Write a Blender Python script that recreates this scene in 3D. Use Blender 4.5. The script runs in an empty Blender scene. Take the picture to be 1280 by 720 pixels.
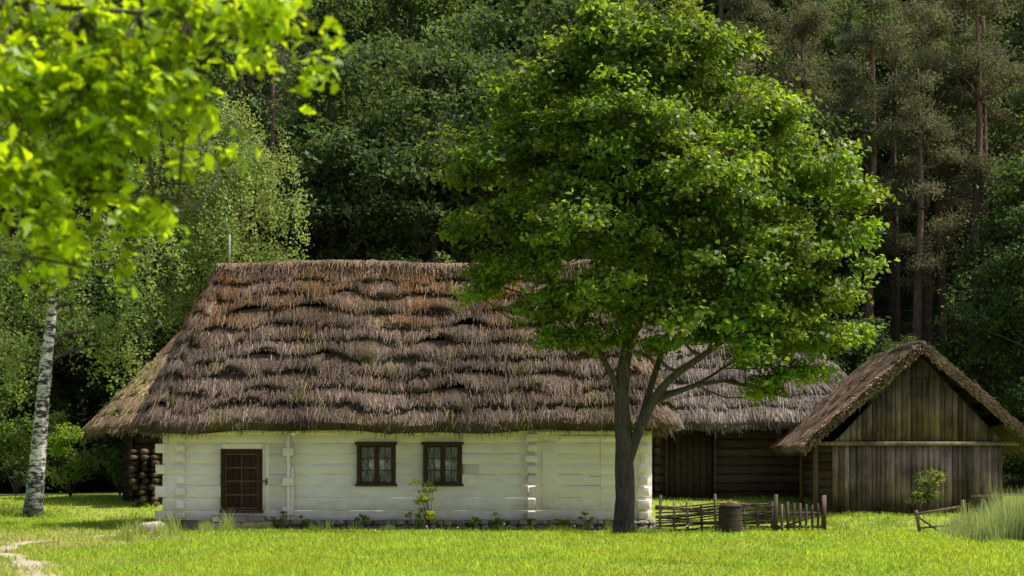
import bpy, math, numpy as np
from mathutils import Vector
R=np.random.default_rng(7)
scene=bpy.context.scene
scene.view_settings.view_transform='Standard'; scene.view_settings.look='None'; scene.view_settings.exposure=0
# ------------------------------------------------------------ helpers
def ss(a,b,v):
    t=np.clip((np.asarray(v,float)-a)/(b-a),0,1); return t*t*(3-2*t)
def hgt(x,y):
    x=np.asarray(x,float); y=np.asarray(y,float)
    h=-0.29*ss(39,46,y)+0.69*ss(56,62,y)+0.28*ss(8,11,x)*ss(50,54,y)*(1-ss(58,62,y))
    h=h+0.50*np.clip(y-74,0,130)*ss(74,90,y)
    h=h+0.035*np.sin(x*0.7+y*0.3)*np.sin(y*0.45-x*0.2)+0.02*np.sin(x*1.9)*np.sin(y*1.3)*(y<48)
    return h
def unit(v): return v/np.maximum(np.linalg.norm(v,axis=-1,keepdims=True),1e-9)
def mesh_from(name,V,F,mat,C=None,smooth=False):
    V=np.asarray(V,np.float32); F=np.asarray(F,np.int32)
    me=bpy.data.meshes.new(name); n,k=F.shape
    me.vertices.add(len(V)); me.vertices.foreach_set('co',V.ravel())
    me.loops.add(n*k); me.loops.foreach_set('vertex_index',F.ravel())
    me.polygons.add(n); me.polygons.foreach_set('loop_start',np.arange(0,n*k,k,dtype=np.int32))
    if smooth: me.polygons.foreach_set('use_smooth',np.ones(n,bool))
    me.update(calc_edges=True)
    if C is not None:
        a=me.color_attributes.new('Col','FLOAT_COLOR','POINT')
        C=np.asarray(C,np.float32)
        C4=np.ones((len(V),4),np.float32); C4[:,:3]=C; a.data.foreach_set('color',C4.ravel())
    me.materials.append(mat); return me
def obj(name,me,parent=None,loc=(0,0,0),rz=0,sc=1,bevel=0):
    o=bpy.data.objects.new(name,me); scene.collection.objects.link(o)
    o.location=loc; o.rotation_euler=(0,0,rz); o.scale=(sc,)*3 if not hasattr(sc,'__len__') else sc
    if parent: o.parent=parent
    if bevel:
        m=o.modifiers.new('b','BEVEL'); m.width=bevel; m.segments=2; m.limit_method='ANGLE'
    return o
def empty(name,loc=(0,0,0)):
    o=bpy.data.objects.new(name,None); scene.collection.objects.link(o); o.location=loc; o.empty_display_size=.3; return o
class G:
    def __init__(s): s.V=[];s.F=[];s.C=[];s.n=0
    def add(s,V,F,c=(1,1,1)):
        V=np.asarray(V,float); F=np.asarray(F,int)
        s.V.append(V); s.F.append(F+s.n); s.n+=len(V)
        c=np.asarray(c,float); s.C.append(np.broadcast_to(c,(len(V),3)))
    def mesh(s,name,mat,smooth=False):
        return mesh_from(name,np.concatenate(s.V),np.concatenate(s.F),mat,np.concatenate(s.C),smooth)
    def out(s,name,mat,parent=None,smooth=False,bevel=0,loc=(0,0,0)):
        return obj(name,s.mesh(name,mat,smooth),parent,loc=loc,bevel=bevel)
BF=[[0,3,2,1],[4,5,6,7],[0,1,5,4],[1,2,6,5],[2,3,7,6],[3,0,4,7]]
def box(g,x0,x1,y0,y1,z0,z1,c=(1,1,1),j=0):
    V=np.array([[x0,y0,z0],[x1,y0,z0],[x1,y1,z0],[x0,y1,z0],[x0,y0,z1],[x1,y0,z1],[x1,y1,z1],[x0,y1,z1]],float)
    if j: V+=R.normal(0,j,V.shape)
    g.add(V,BF,c)
def obox(g,p,q,w,t,c=(1,1,1),up=(0,0,1)):
    p=np.array(p,float);q=np.array(q,float);d=unit(q-p);s=np.cross(d,up)
    s=unit(s) if np.linalg.norm(s)>1e-3 else np.array([1.,0,0]); u=np.cross(s,d)
    V=[]
    for e in (p,q):
        for a,b in ((-1,-1),(1,-1),(1,1),(-1,1)): V.append(e+s*a*w/2+u*b*t/2)
    g.add(V,BF,c)
def tube(g,P,rad,k=7,c=(1,1,1),rough=0):
    P=np.asarray(P,float); n=len(P); T=unit(np.gradient(P,axis=0))
    ref=np.array([0,0,1.]) if abs(T[0,2])<.8 else np.array([1.,0,0])
    A=unit(np.cross(T,ref)); B=np.cross(T,A)
    th=np.arange(k)*2*math.pi/k
    r=np.broadcast_to(np.asarray(rad,float),(n,))[:,None,None]
    rr=r*(1+rough*R.normal(0,1,(n,k,1)))
    V=P[:,None,:]+rr*(np.cos(th)[None,:,None]*A[:,None,:]+np.sin(th)[None,:,None]*B[:,None,:])
    i=np.arange(n-1)[:,None]*k; a=np.arange(k)[None]; b=(a+1)%k
    F=np.stack([i+a,i+b,i+k+b,i+k+a],-1).reshape(-1,4)
    V=V.reshape(-1,3)
    e=len(V); V=np.vstack([V,P[-1]+T[-1]*.3*np.max(r[-1]),P[0]])
    caps=[[ (n-1)*k+q,(n-1)*k+(q+1)%k,(n-1)*k+(q+2)%k,e] for q in range(0,k-1,2)]
    caps+=[[ (q+2)%k,(q+1)%k,q,e+1] for q in range(0,k-1,2)]
    F=np.vstack([F,np.array(caps)])
    g.add(V,F,c)
def spline(P,n):
    P=np.asarray(P,float); t=np.linspace(0,len(P)-1,n); out=[]
    for tt in t:
        i=min(int(tt),len(P)-2); f=tt-i
        p0=P[max(i-1,0)];p1=P[i];p2=P[i+1];p3=P[min(i+2,len(P)-1)]
        out.append(.5*((2*p1)+(-p0+p2)*f+(2*p0-5*p1+4*p2-p3)*f*f+(-p0+3*p1-3*p2+p3)*f**3))
    return np.array(out)
def stone(g,c,r,col,k=9,m=6):
    c=np.array(c,float); V=[];F=[]
    ph=R.uniform(0,6,6)
    for i in range(m+1):
        a=math.pi*i/m
        for q in range(k):
            b=2*math.pi*q/k; d=np.array([math.sin(a)*math.cos(b),math.sin(a)*math.sin(b),math.cos(a)])
            f=1+.12*math.sin(3*d[0]+ph[0])+.12*math.sin(4*d[1]+ph[1])+.1*math.sin(5*d[2]+ph[2])
            d=np.sign(d)*np.abs(d)**.75
            V.append(c+d*f*np.array(r))
    for i in range(m):
        for q in range(k): F.append([i*k+q,(i+1)*k+q,(i+1)*k+(q+1)%k,i*k+(q+1)%k])
    g.add(V,F,col)
# ------------------------------------------------------------ materials
def nodes(name):
    m=bpy.data.materials.new(name); m.use_nodes=True; nt=m.node_tree; nt.nodes.clear(); return m,nt,nt.nodes,nt.links
def ramp(N,els):
    r=N.new('ShaderNodeValToRGB'); e=r.color_ramp.elements
    while len(e)<len(els): e.new(.5)
    for q,(p,c) in zip(e,els): q.position=p; q.color=(*c,1)
    return r
def surf(name,els,scale=(1,1,1),ns=5,rough=.85,bump=.3,bdist=.02,useCol=True,ns2=None,spec=.2,amt2=.3,tint2=None,dirt=None):
    m,nt,N,L=nodes(name)
    tc=N.new('ShaderNodeTexCoord'); mp=N.new('ShaderNodeMapping'); mp.inputs['Scale'].default_value=scale
    L.new(tc.outputs['Object'],mp.inputs[0])
    n=N.new('ShaderNodeTexNoise'); n.inputs['Scale'].default_value=ns; n.inputs['Detail'].default_value=8; n.inputs['Roughness'].default_value=.65
    L.new(mp.outputs[0],n.inputs['Vector'])
    r=ramp(N,els); L.new(n.outputs['Fac'],r.inputs[0]); col=r.outputs[0]
    def mul(a,b):
        mx=N.new('ShaderNodeMix'); mx.data_type='RGBA'; mx.blend_type='MULTIPLY'; mx.inputs[0].default_value=1
        L.new(a,mx.inputs[6]); L.new(b,mx.inputs[7]); return mx.outputs[2]
    if ns2:
        n2=N.new('ShaderNodeTexNoise'); n2.inputs['Scale'].default_value=ns2; n2.inputs['Detail'].default_value=5
        L.new(tc.outputs['Object'],n2.inputs['Vector'])
        lo=tint2 or (1-amt2,)*3
        r2=ramp(N,[(.35,lo),(.65,(1+amt2*.5,)*3)]); L.new(n2.outputs['Fac'],r2.inputs[0]); col=mul(col,r2.outputs[0])
    if dirt:   # splash dirt near the ground: height plus noise
        sx=N.new('ShaderNodeSeparateXYZ'); L.new(tc.outputs['Object'],sx.inputs[0])
        n3=N.new('ShaderNodeTexNoise'); n3.inputs['Scale'].default_value=3.5; n3.inputs['Detail'].default_value=6; L.new(tc.outputs['Object'],n3.inputs['Vector'])
        ma=N.new('ShaderNodeMath'); ma.operation='MULTIPLY_ADD'; ma.inputs[1].default_value=-1.0; L.new(n3.outputs['Fac'],ma.inputs[0]); L.new(sx.outputs[2],ma.inputs[2])
        r3=ramp(N,[(0,dirt),(1,(1,1,1))]); mr=N.new('ShaderNodeMapRange'); mr.inputs[1].default_value=-.6; mr.inputs[2].default_value=.15; L.new(ma.outputs[0],mr.inputs[0]); L.new(mr.outputs[0],r3.inputs[0]); col=mul(col,r3.outputs[0])
    if useCol:
        at=N.new('ShaderNodeAttribute'); at.attribute_name='Col'; col=mul(col,at.outputs['Color'])
    p=N.new('ShaderNodeBsdfPrincipled'); p.inputs['Roughness'].default_value=rough; p.inputs['Specular IOR Level'].default_value=spec
    L.new(col,p.inputs['Base Color'])
    b=N.new('ShaderNodeBump'); b.inputs['Strength'].default_value=bump; b.inputs['Distance'].default_value=bdist
    L.new(n.outputs['Fac'],b.inputs['Height']); L.new(b.outputs[0],p.inputs['Normal'])
    o=N.new('ShaderNodeOutputMaterial'); L.new(p.outputs[0],o.inputs[0]); return m
def leafmat(name,tr=(2.0,1.9,.6),fac=.45,rough=.5,spec=.3):
    m,nt,N,L=nodes(name)
    at=N.new('ShaderNodeAttribute'); at.attribute_name='Col'
    p=N.new('ShaderNodeBsdfPrincipled'); p.inputs['Roughness'].default_value=rough; p.inputs['Specular IOR Level'].default_value=spec
    L.new(at.outputs['Color'],p.inputs['Base Color'])
    mx=N.new('ShaderNodeMix'); mx.data_type='RGBA'; mx.blend_type='MULTIPLY'; mx.inputs[0].default_value=1; mx.clamp_result=False
    L.new(at.outputs['Color'],mx.inputs[6]); mx.inputs[7].default_value=(*tr,1)
    t=N.new('ShaderNodeBsdfTranslucent'); L.new(mx.outputs[2],t.inputs[0])
    s=N.new('ShaderNodeMixShader'); s.inputs[0].default_value=fac
    L.new(p.outputs[0],s.inputs[1]); L.new(t.outputs[0],s.inputs[2])
    o=N.new('ShaderNodeOutputMaterial'); L.new(s.outputs[0],o.inputs[0]); return m
M_leaf=leafmat('leaf',(2.7,2.35,.6),.5,.42,.45); M_leafF=leafmat('leaf_backlit',(2.9,2.5,.35),.6,.4,.45); M_leafD=leafmat('leaf_distant',(1.8,1.75,.85),.42,.6,.2)
M_grass=leafmat('grass_blade',(1.5,1.42,.7),.5,.6,.2)
M_straw=surf('thatch_straw',[(.25,(.6,.6,.6)),(.75,(1.3,1.3,1.3))],(1,1,1),9,.9,.6,.03,ns2=.9,amt2=.35)
M_bark=surf('bark',[(.3,(.035,.028,.022)),(.7,(.13,.105,.085))],(1,1,.2),14,.9,1,.03)
M_pbark=surf('pine_bark',[(.3,(.09,.055,.045)),(.7,(.25,.155,.12))],(1,1,.25),10,.9,1,.03)
M_white=surf('limewash',[(.2,(.82,.71,.66)),(.5,(.98,.89,.88)),(.8,(.99,.92,.91))],(.35,1,1.6),4,.9,.4,.015,ns2=.8,amt2=.06,spec=.1,tint2=(.94,.92,.89),dirt=(.72,.68,.60))
M_dark=surf('dark_timber',[(.3,(.030,.021,.016)),(.7,(.11,.078,.058))],(.3,1,3),8,.85,.6,.02)
M_grey=surf('weathered_boards',[(.25,(.11,.085,.07)),(.5,(.25,.20,.17)),(.75,(.42,.345,.30))],(3,3,.25),7,.85,.7,.015,ns2=1.2,amt2=.5,dirt=(.5,.48,.42))
M_frame=surf('brown_paint',[(.3,(.035,.018,.012)),(.7,(.10,.05,.032))],(4,4,.6),9,.6,.4,.01)
M_stone=surf('field_stone',[(.3,(.18,.15,.13)),(.7,(.46,.40,.35))],(1,1,1),9,.9,.6,.03)
M_iron=surf('iron',[(.3,(.03,.03,.032)),(.7,(.07,.07,.07))],(1,1,1),20,.5,.2,.005,spec=.5)
M_galv=surf('galvanised',[(.3,(.35,.36,.38)),(.7,(.5,.51,.53))],(1,1,1),20,.4,.1,.005,spec=.5)
M_curt=surf('lace_curtain',[(.4,(.3,.3,.31)),(.6,(.8,.8,.78))],(1,1,.35),14,.9,.2,.01)
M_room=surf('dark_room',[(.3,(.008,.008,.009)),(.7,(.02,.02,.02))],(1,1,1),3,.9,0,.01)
def m_birch():
    m,nt,N,L=nodes('birch_bark')
    tc=N.new('ShaderNodeTexCoord'); mp=N.new('ShaderNodeMapping'); mp.inputs['Scale'].default_value=(1.6,1.6,4.0); L.new(tc.outputs['Object'],mp.inputs[0])
    n=N.new('ShaderNodeTexNoise'); n.inputs['Scale'].default_value=2.0; n.inputs['Detail'].default_value=6; n.inputs['Roughness'].default_value=.7; L.new(mp.outputs[0],n.inputs['Vector'])
    r=ramp(N,[(.45,(.03,.027,.025)),(.50,(.28,.26,.24)),(.54,(.6,.58,.54)),(.8,(.76,.73,.69))]); L.new(n.outputs['Fac'],r.inputs[0])
    sx=N.new('ShaderNodeSeparateXYZ'); L.new(tc.outputs['Object'],sx.inputs[0])
    mr=N.new('ShaderNodeMapRange'); mr.inputs[1].default_value=0; mr.inputs[2].default_value=1.6; mr.inputs[3].default_value=.12; mr.inputs[4].default_value=1; L.new(sx.outputs[2],mr.inputs[0])
    mx=N.new('ShaderNodeMix'); mx.data_type='RGBA'; mx.blend_type='MULTIPLY'; mx.inputs[0].default_value=1; L.new(r.outputs[0],mx.inputs[6]); L.new(mr.outputs[0],mx.inputs[7])
    p=N.new('ShaderNodeBsdfPrincipled'); p.inputs['Roughness'].default_value=.7; L.new(mx.outputs[2],p.inputs['Base Color'])
    o=N.new('ShaderNodeOutputMaterial'); L.new(p.outputs[0],o.inputs[0]); return m
M_birch=m_birch()
def m_glass():
    m,nt,N,L=nodes('window_glass')
    g=N.new('ShaderNodeBsdfGlossy'); g.inputs['Roughness'].default_value=.05
    t=N.new('ShaderNodeBsdfTransparent'); n=N.new('ShaderNodeTexNoise'); n.inputs['Scale'].default_value=3
    b=N.new('ShaderNodeBump'); b.inputs['Strength'].default_value=.1; L.new(n.outputs['Fac'],b.inputs['Height']); L.new(b.outputs[0],g.inputs['Normal'])
    s=N.new('ShaderNodeMixShader'); s.inputs[0].default_value=.14; L.new(t.outputs[0],s.inputs[1]); L.new(g.outputs[0],s.inputs[2])
    o=N.new('ShaderNodeOutputMaterial'); L.new(s.outputs[0],o.inputs[0]); return m
M_glass=m_glass()
def m_ground():
    m,nt,N,L=nodes('meadow_ground')
    tc=N.new('ShaderNodeTexCoord')
    n=N.new('ShaderNodeTexNoise'); n.inputs['Scale'].default_value=.5; n.inputs['Detail'].default_value=8; L.new(tc.outputs['Object'],n.inputs['Vector'])
    r=ramp(N,[(.3,(.20,.27,.04)),(.55,(.29,.36,.06)),(.75,(.35,.37,.09))]); L.new(n.outputs['Fac'],r.inputs[0])
    n2=N.new('ShaderNodeTexNoise'); n2.inputs['Scale'].default_value=1.5; n2.inputs['Detail'].default_value=8; L.new(tc.outputs['Object'],n2.inputs['Vector'])
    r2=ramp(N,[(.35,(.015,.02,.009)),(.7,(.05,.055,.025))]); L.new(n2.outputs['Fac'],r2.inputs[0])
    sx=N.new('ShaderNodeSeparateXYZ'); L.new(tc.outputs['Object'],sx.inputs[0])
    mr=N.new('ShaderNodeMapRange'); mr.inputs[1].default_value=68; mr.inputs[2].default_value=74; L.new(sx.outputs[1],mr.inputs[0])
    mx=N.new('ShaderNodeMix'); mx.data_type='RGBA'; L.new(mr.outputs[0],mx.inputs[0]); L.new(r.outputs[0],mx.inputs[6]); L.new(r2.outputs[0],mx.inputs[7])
    p=N.new('ShaderNodeBsdfPrincipled'); p.inputs['Roughness'].default_value=.95; p.inputs['Specular IOR Level'].default_value=.1; L.new(mx.outputs[2],p.inputs['Base Color'])
    b=N.new('ShaderNodeBump'); b.inputs['Strength'].default_value=.6; b.inputs['Distance'].default_value=.05; L.new(n2.outputs['Fac'],b.inputs['Height']); L.new(b.outputs[0],p.inputs['Normal'])
    o=N.new('ShaderNodeOutputMaterial'); L.new(p.outputs[0],o.inputs[0]); return m
M_ground=m_ground()
M_path=surf('sandy_path',[(.3,(.36,.30,.20)),(.7,(.55,.48,.36))],(1,1,1),6,.95,.5,.03,useCol=False)
# ------------------------------------------------------------ ground
xs=np.concatenate([[-1500,-600,-300,-150,-90,-60],np.arange(-45,45.1,.8),[60,90,150,300,600,1500]])
ys=np.concatenate([[-1500,-500,-150,-50,-10],np.arange(5,80,.8),np.arange(80,215,4),[260,400,800,1500]])
X,Y=np.meshgrid(xs,ys); V=np.stack([X,Y,hgt(X,Y)],-1).reshape(-1,3)
nx=len(xs); ii=(np.arange(len(ys)-1)[:,None]*nx+np.arange(nx-1)[None]); F=np.stack([ii,ii+1,ii+nx+1,ii+nx],-1).reshape(-1,4)
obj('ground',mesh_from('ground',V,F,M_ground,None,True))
pc=spline([(-4.6,16),(-6.5,24),(-7.9,28.5),(-9.3,31.5),(-9.6,34.5),(-9.0,38.5),(-9.0,44),(-8.2,48.5)],80)
pw=.30+.12*np.sin(np.arange(80)*.7)-.14*ss(36,42,pc[:,1])
T=unit(np.gradient(pc,axis=0)); S=np.stack([T[:,1],-T[:,0]],-1)
rows=[]
for f in (-1,-.5,0,.5,1):
    q=pc+S*(pw*f)[:,None]+ (R.normal(0,.05,pc.shape) if abs(f)==1 else 0)
    rows.append(np.column_stack([q,hgt(q[:,0],q[:,1])+.03-.012*abs(f)]))
V=np.stack(rows,1).reshape(-1,3); ii=np.arange(79)[:,None]*5+np.arange(4)[None]
obj('dirt_path',mesh_from('dirt_path',V,np.stack([ii,ii+5,ii+6,ii+1],-1).reshape(-1,4)[:, ::-1],M_path,None,True))
def pathdist(x,y):
    d=np.full(len(x),9.)
    for p,w in zip(pc,pw): d=np.minimum(d,np.hypot(x-p[0],y-p[1])-w)
    return d
# ------------------------------------------------------------ leaves
def leaf_geo(P,out,size,ratio,rng,upb=.6,spread=1.0):
    n=len(P)
    nr=unit(rng.normal(0,1,(n,3))*spread+out*.7+np.array([0,0,upb]))
    a=unit(np.cross(nr,rng.normal(0,1,(n,3)))); b=np.cross(nr,a)
    s=size[:,None]; 
    v0=P-a*s*.5; v1=P+b*s*ratio*.5+nr*s*.10; v2=P+a*s*.5-nr*s*.08; v3=P-b*s*ratio*.5+nr*s*.10
    V=np.stack([v0,v1,v2,v3],1).reshape(-1,3)
    return V,np.arange(4*n).reshape(-1,4)
def clusters_in(lobes,dens,rng,shell=.4,ysq=1.0):
    C=[];O=[]
    for (x,y,z,r) in lobes:
        n=max(3,int(dens*r*r)); d=unit(rng.normal(0,1,(n,3))); d[:,2]=np.where(d[:,2]<-.3,-d[:,2]*.6,d[:,2]); 
        rr=r*rng.uniform(.0,1,(n,1))**shell
        C.append(np.array([x,y,z])+d*rr*np.array([1,ysq,.9])); O.append(d)
    return np.concatenate(C),np.concatenate(O)
def foliage(lobes,dens,lpc,crad,lsize,col,rng,droop=0,shell=.4,tone=.22,flat=.55,upb=.6,ratio=.62,spread=1.0):
    C,O=clusters_in(lobes,dens,rng,shell); n=len(C)
    t=np.repeat(np.arange(n),lpc)
    rad=crad*rng.uniform(.6,1.35,n)[t][:,None]
    P=C[t]+rng.normal(0,1,(len(t),3))*rad*np.array([1,1,flat])*.6
    if droop:
        u=rng.uniform(0,1,len(t)); L=(droop*rng.uniform(.4,1.2,n))[t]
        P=C[t]+rng.normal(0,1,(len(t),3))*crad*.24*np.array([1,1,.3])+O[t]*np.array([1,1,0])*.25*u[:,None]; P[:,2]-=u*L
    s=lsize*rng.uniform(.65,1.3,len(t))
    V,F=leaf_geo(P,O[t],s,ratio,rng,upb,spread)
    tn=(1+tone*rng.normal(0,1,n))[t]*(1+.13*rng.normal(0,1,len(t)))
    tn=np.clip(tn,.35,2)
    yel=rng.normal(0,1,n)[t]*.10
    c=np.array(col)[None]*tn[:,None]; c[:,0]*=1+yel; 
    return V,F,np.repeat(c,4,0),C
def limbs(g,stems,lobes,C,rng,k=6,twig=.35,r1=.05):
    SP=np.concatenate([s[0] for s in stems]); SR=np.concatenate([s[1] for s in stems])
    allP=[];allR=[]
    for (x,y,z,r) in lobes:
        c=np.array([x,y,z]); d=np.linalg.norm(SP-c,axis=1)+np.where(SP[:,2]>z-.25*r,3,0)+np.where(SP[:,2]<stems[0][0][0,2]+1.5,9,0)
        i=np.argmin(d); p=SP[i]; rr=min(SR[i]*.6,r1*1.6)
        mid=(p+c)/2+rng.normal(0,.12,3)*np.linalg.norm(c-p)+np.array([0,0,-.05])
        Q=spline([p,mid,c,c+(c-mid)*.4],9); tube(g,Q,np.linspace(rr,rr*.25,9),k); allP.append(Q); allR.append(np.linspace(rr,rr*.25,9))
    AP=np.concatenate(allP+[SP]); AR=np.concatenate(allR+[SR])
    for c in C[rng.uniform(0,1,len(C))<twig]:
        d=np.linalg.norm(AP-c,axis=1)+np.where(AP[:,2]>c[2],.6,0)+np.where(AP[:,2]<stems[0][0][0,2]+1.8,9,0); i=np.argmin(d); p=AP[i]
        if d[i]>3.5: continue
        tube(g,[p,(p+c)/2+rng.normal(0,.06,3),c],[min(AR[i]*.7,.022),.014,.006],4)
def stem(pts,rad,n=14): 
    P=spline(pts,n); r=np.interp(np.linspace(0,1,n),np.linspace(0,1,len(rad)),rad); return (P,r)
def tree(name,loc,stems,lobes,dens,lpc,crad,lsize,col,seed,bark=None,lm=None,limbmat=None,**kw):
    rng=np.random.default_rng(seed)
    V,F,C,cl=foliage(lobes,dens,lpc,crad,lsize,col,rng,**kw)
    g=G(); g2=G() if limbmat else g
    for P,r in stems: tube(g,P,r,10,rough=.05)
    limbs(g2,stems,lobes,cl,rng)
    bm=g.mesh(name+'_limbs',bark or M_bark,True); lmesh=mesh_from(name+'_foliage',V,F,lm or M_leaf,C)
    if loc is not None:
        e=empty(name,loc); obj('trunk',bm,e); obj('foliage',lmesh,e)
        if limbmat: g2.out('limbs',limbmat,e,True)
        return e
    return bm,lmesh
# main tree
bz=float(hgt(2.8,44))-.03
L0=[(790,70,85,0),(700,105,70,.5),(875,100,75,0),(640,195,80,.2),(780,190,110,-1),(945,165,80,.3),(1010,230,75,0),(880,250,100,-1.2),(625,285,62,-.2),
 (730,310,100,-1.2),(1040,300,62,.2),(900,350,85,-.8),(1025,380,62,-.2),(690,395,52,-.3),(800,400,55,-.9),(975,440,55,-.4),(962,492,30,-.2),(765,30,48,.3),
 (612,352,34,.2),(885,425,38,-.3),(820,120,90,1.6),(700,230,90,1.8),(930,280,90,1.7),(820,330,90,1.6),(1072,250,34,0),(592,225,36,0),(655,125,44,0),(745,435,36,-.4),(1060,425,28,0),(575,290,24,0),(930,60,34,.2),(1080,335,22,0),(850,300,110,.3),(750,250,120,.3),
 (840,405,55,-1.2),(700,430,30,-.5),(925,405,55,-1),(760,380,60,-1.3),(1000,470,32,-.3),(650,340,50,-.8),(820,440,26,-.7),(930,450,34,-.8),(1030,430,36,-.6),(850,60,60,-.4),(980,320,60,-.9),(600,370,26,0),(905,395,50,.8),(985,395,60,.9)]
lob=[((a-640)/50-2.8,dy,1.6+(580-b)/50-bz,r/50*.95) for a,b,r,dy in L0]
st=[stem([(0,0,-.1),(0,0,.25),(.02,0,1.1),(0,0,2.4),(-.05,.05,3.8),(.15,0,5.4),(.2,.1,7.6),(.25,.1,10.2),(.2,0,12)],[.40,.29,.25,.23,.18,.15,.11,.06,.02],30),
 stem([(.04,0,1.8),(.45,-.1,2.9),(1.05,-.2,3.9),(2.0,-.3,4.6),(3.2,-.2,5.5),(4.3,0,6.6)],[.15,.13,.10,.075,.05,.02],18),
 stem([(.3,-.05,2.5),(.75,.3,4.0),(1.3,.4,5.7),(1.9,.3,7.9)],[.10,.085,.06,.03]),
 stem([(0,0,3.4),(-.7,-.2,4.8),(-1.7,-.2,6.2),(-2.7,0,7.8)],[.10,.07,.05,.02]),
 stem([(.9,-.15,3.6),(1.9,.4,3.9),(2.9,.4,4.5),(3.7,.2,4.6)],[.05,.04,.03,.015])]
tree('oak_tree',(2.8,44,bz),st,lob,22,76,.38,.165,(.125,.20,.034),3,shell=.5,tone=.30,flat=.5,spread=.8,upb=.7)
# foreground tree
def oakleaf(P,nr,a,s):
    b=np.cross(nr,a)
    prof=[(-.5,0),(-.3,.14),(-.18,.10),(-.02,.27),(.08,.17),(.25,.30),(.32,.16),(.5,.06),(.5,-.06),(.32,-.16),(.25,-.30),(.08,-.17),(-.02,-.27),(-.18,-.10),(-.3,-.14)]
    V=np.stack([P+a*s*u+b*s*v+nr*s*(abs(v)*.35-.15*u*u) for u,v in prof],1).reshape(-1,3)
    return V,np.arange(len(V)).reshape(-1,len(prof))
rng=np.random.default_rng(5)
ft=empty('oak_tree',(-4.8,9.5,0))
FL=[(30,40,95),(130,50,80),(60,150,90),(180,130,65),(30,250,70),(110,230,65),(215,75,55),(235,160,42),(90,310,46),(165,270,40),(55,345,26),(290,35,42),(345,60,36),(395,85,26),(265,180,26),(140,335,20),(410,60,16),(200,290,18),(225,210,26),(20,130,80),(100,110,80),(150,190,60),(50,220,60),(350,30,34),(240,20,50),(60,320,40),(250,130,30),(310,70,26)]
flob=[((a-640)/250+4.8,-.7+rng.uniform(-.35,.35),1.6+(580-b)/250,r/250) for a,b,r in FL]
flob2=[(-.3+rng.uniform(-2.4,2.0),rng.uniform(-2.5,2.5),rng.uniform(5.3,8.5),.9) for _ in range(12)]
fst=[stem([(0,0,-.2),(.05,0,1.5),(.1,.1,3.2),(0,.1,5.5),(-.2,0,8)],[.3,.24,.2,.14,.04],20),
 stem([(.1,.05,3.0),(.9,-.3,3.7),(1.9,-.6,3.9),(3.0,-.7,3.85),(3.7,-.7,3.75)],[.09,.05,.022,.010,.004],16),
 stem([(.1,.05,2.3),(1.1,-.4,2.75),(2.0,-.6,2.95),(2.9,-.75,2.95),(3.3,-.75,2.85)],[.07,.04,.018,.009,.004],16),
 stem([(1.2,-.4,2.8),(2.0,-.7,2.7),(2.8,-.8,2.55)],[.018,.012,.005],8)]
g=G()
for P,r in fst: tube(g,P,r,9)
C,O=clusters_in(flob,540,rng,.5)
C2,O2=clusters_in(flob2,22,rng,.5)
AP=np.concatenate([s[0] for s in fst])
for c in C[::3]:
    i=np.argmin(np.linalg.norm(AP-c,axis=1)); p=AP[i]; tube(g,[p,(p+c)/2+rng.normal(0,.04,3),c],[.005,.004,.0025],4)
for l in flob2:
    c=np.array(l[:3]); i=np.argmin(np.linalg.norm(fst[0][0]-c+np.array([0,0,.8]),axis=1)); tube(g,[fst[0][0][i],(fst[0][0][i]+c)/2,c],[.05,.035,.015],6)
g.out('trunk_and_limbs',M_bark,ft,True)
def fgleaves(C,O,k,sp,size):
    t=np.repeat(np.arange(len(C)),k); n=len(t)
    P=C[t]+rng.normal(0,sp,(n,3))
    nr=unit(rng.normal(0,.75,(n,3))+np.array([.3,0,.8])); a=unit(np.cross(nr,rng.normal(0,1,(n,3))))
    V,F=oakleaf(P,nr,a,size*rng.uniform(.6,1.25,(n,1)))
    c=np.array([.20,.30,.02])[None]*np.clip(1+.38*rng.normal(0,1,(n,1)),.25,1.6)
    return V,F,np.repeat(c,F.shape[1],0)
V,F,C_=fgleaves(C,O,8,.052,.088); obj('foliage',mesh_from('fg_foliage',V,F,M_leafF,C_),ft)
V,F,C_=fgleaves(C2,O2,12,.16,.12); obj('upper_foliage',mesh_from('fg_foliage2',V,F,M_leafF,C_),ft)
# birches
def birch(name,loc,h,lean,lobes,seed,dens=14,lpc=44,rad=.2,col=(.21,.28,.09)):
    s=[stem([(0,0,-.2),(lean*.25,0,h*.25),(lean*.6,0,h*.55),(lean,0,h)],[rad*1.5,rad,rad*.6,.03],24)]
    return tree(name,loc,s,lobes,dens,lpc,.55,.125,col,seed,M_birch,M_leafD,limbmat=M_bark,droop=1.9,shell=.6,tone=.18,upb=.1)
def zz(p,Y): return 1.6+(580-p)*Y/2200
def xx(p,Y): return (p-640)*Y/2200
lx=-15.8; gz=float(hgt(lx,58))
birch('birch_tree',(lx,58,gz),17,1.5,[(xx(a,58)-lx,dy,zz(b,58)-gz,r) for a,b,r,dy in [(60,60,2.2,0),(130,160,2.0,.5),(40,200,2.2,-.4),(110,300,1.8,.2),(20,330,1.8,.3),(160,350,1.3,.6),(-60,150,2.5,0),(-60,320,2.2,0),(115,410,1.3,.8),(0,440,1.2,1.2),(60,-60,2.0,0),(60,330,1.4,.6),(180,300,1.2,.4),(150,430,.9,.9)]],11,dens=15,rad=.22)
lx=xx(268,66); gz=float(hgt(lx,66))
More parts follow.
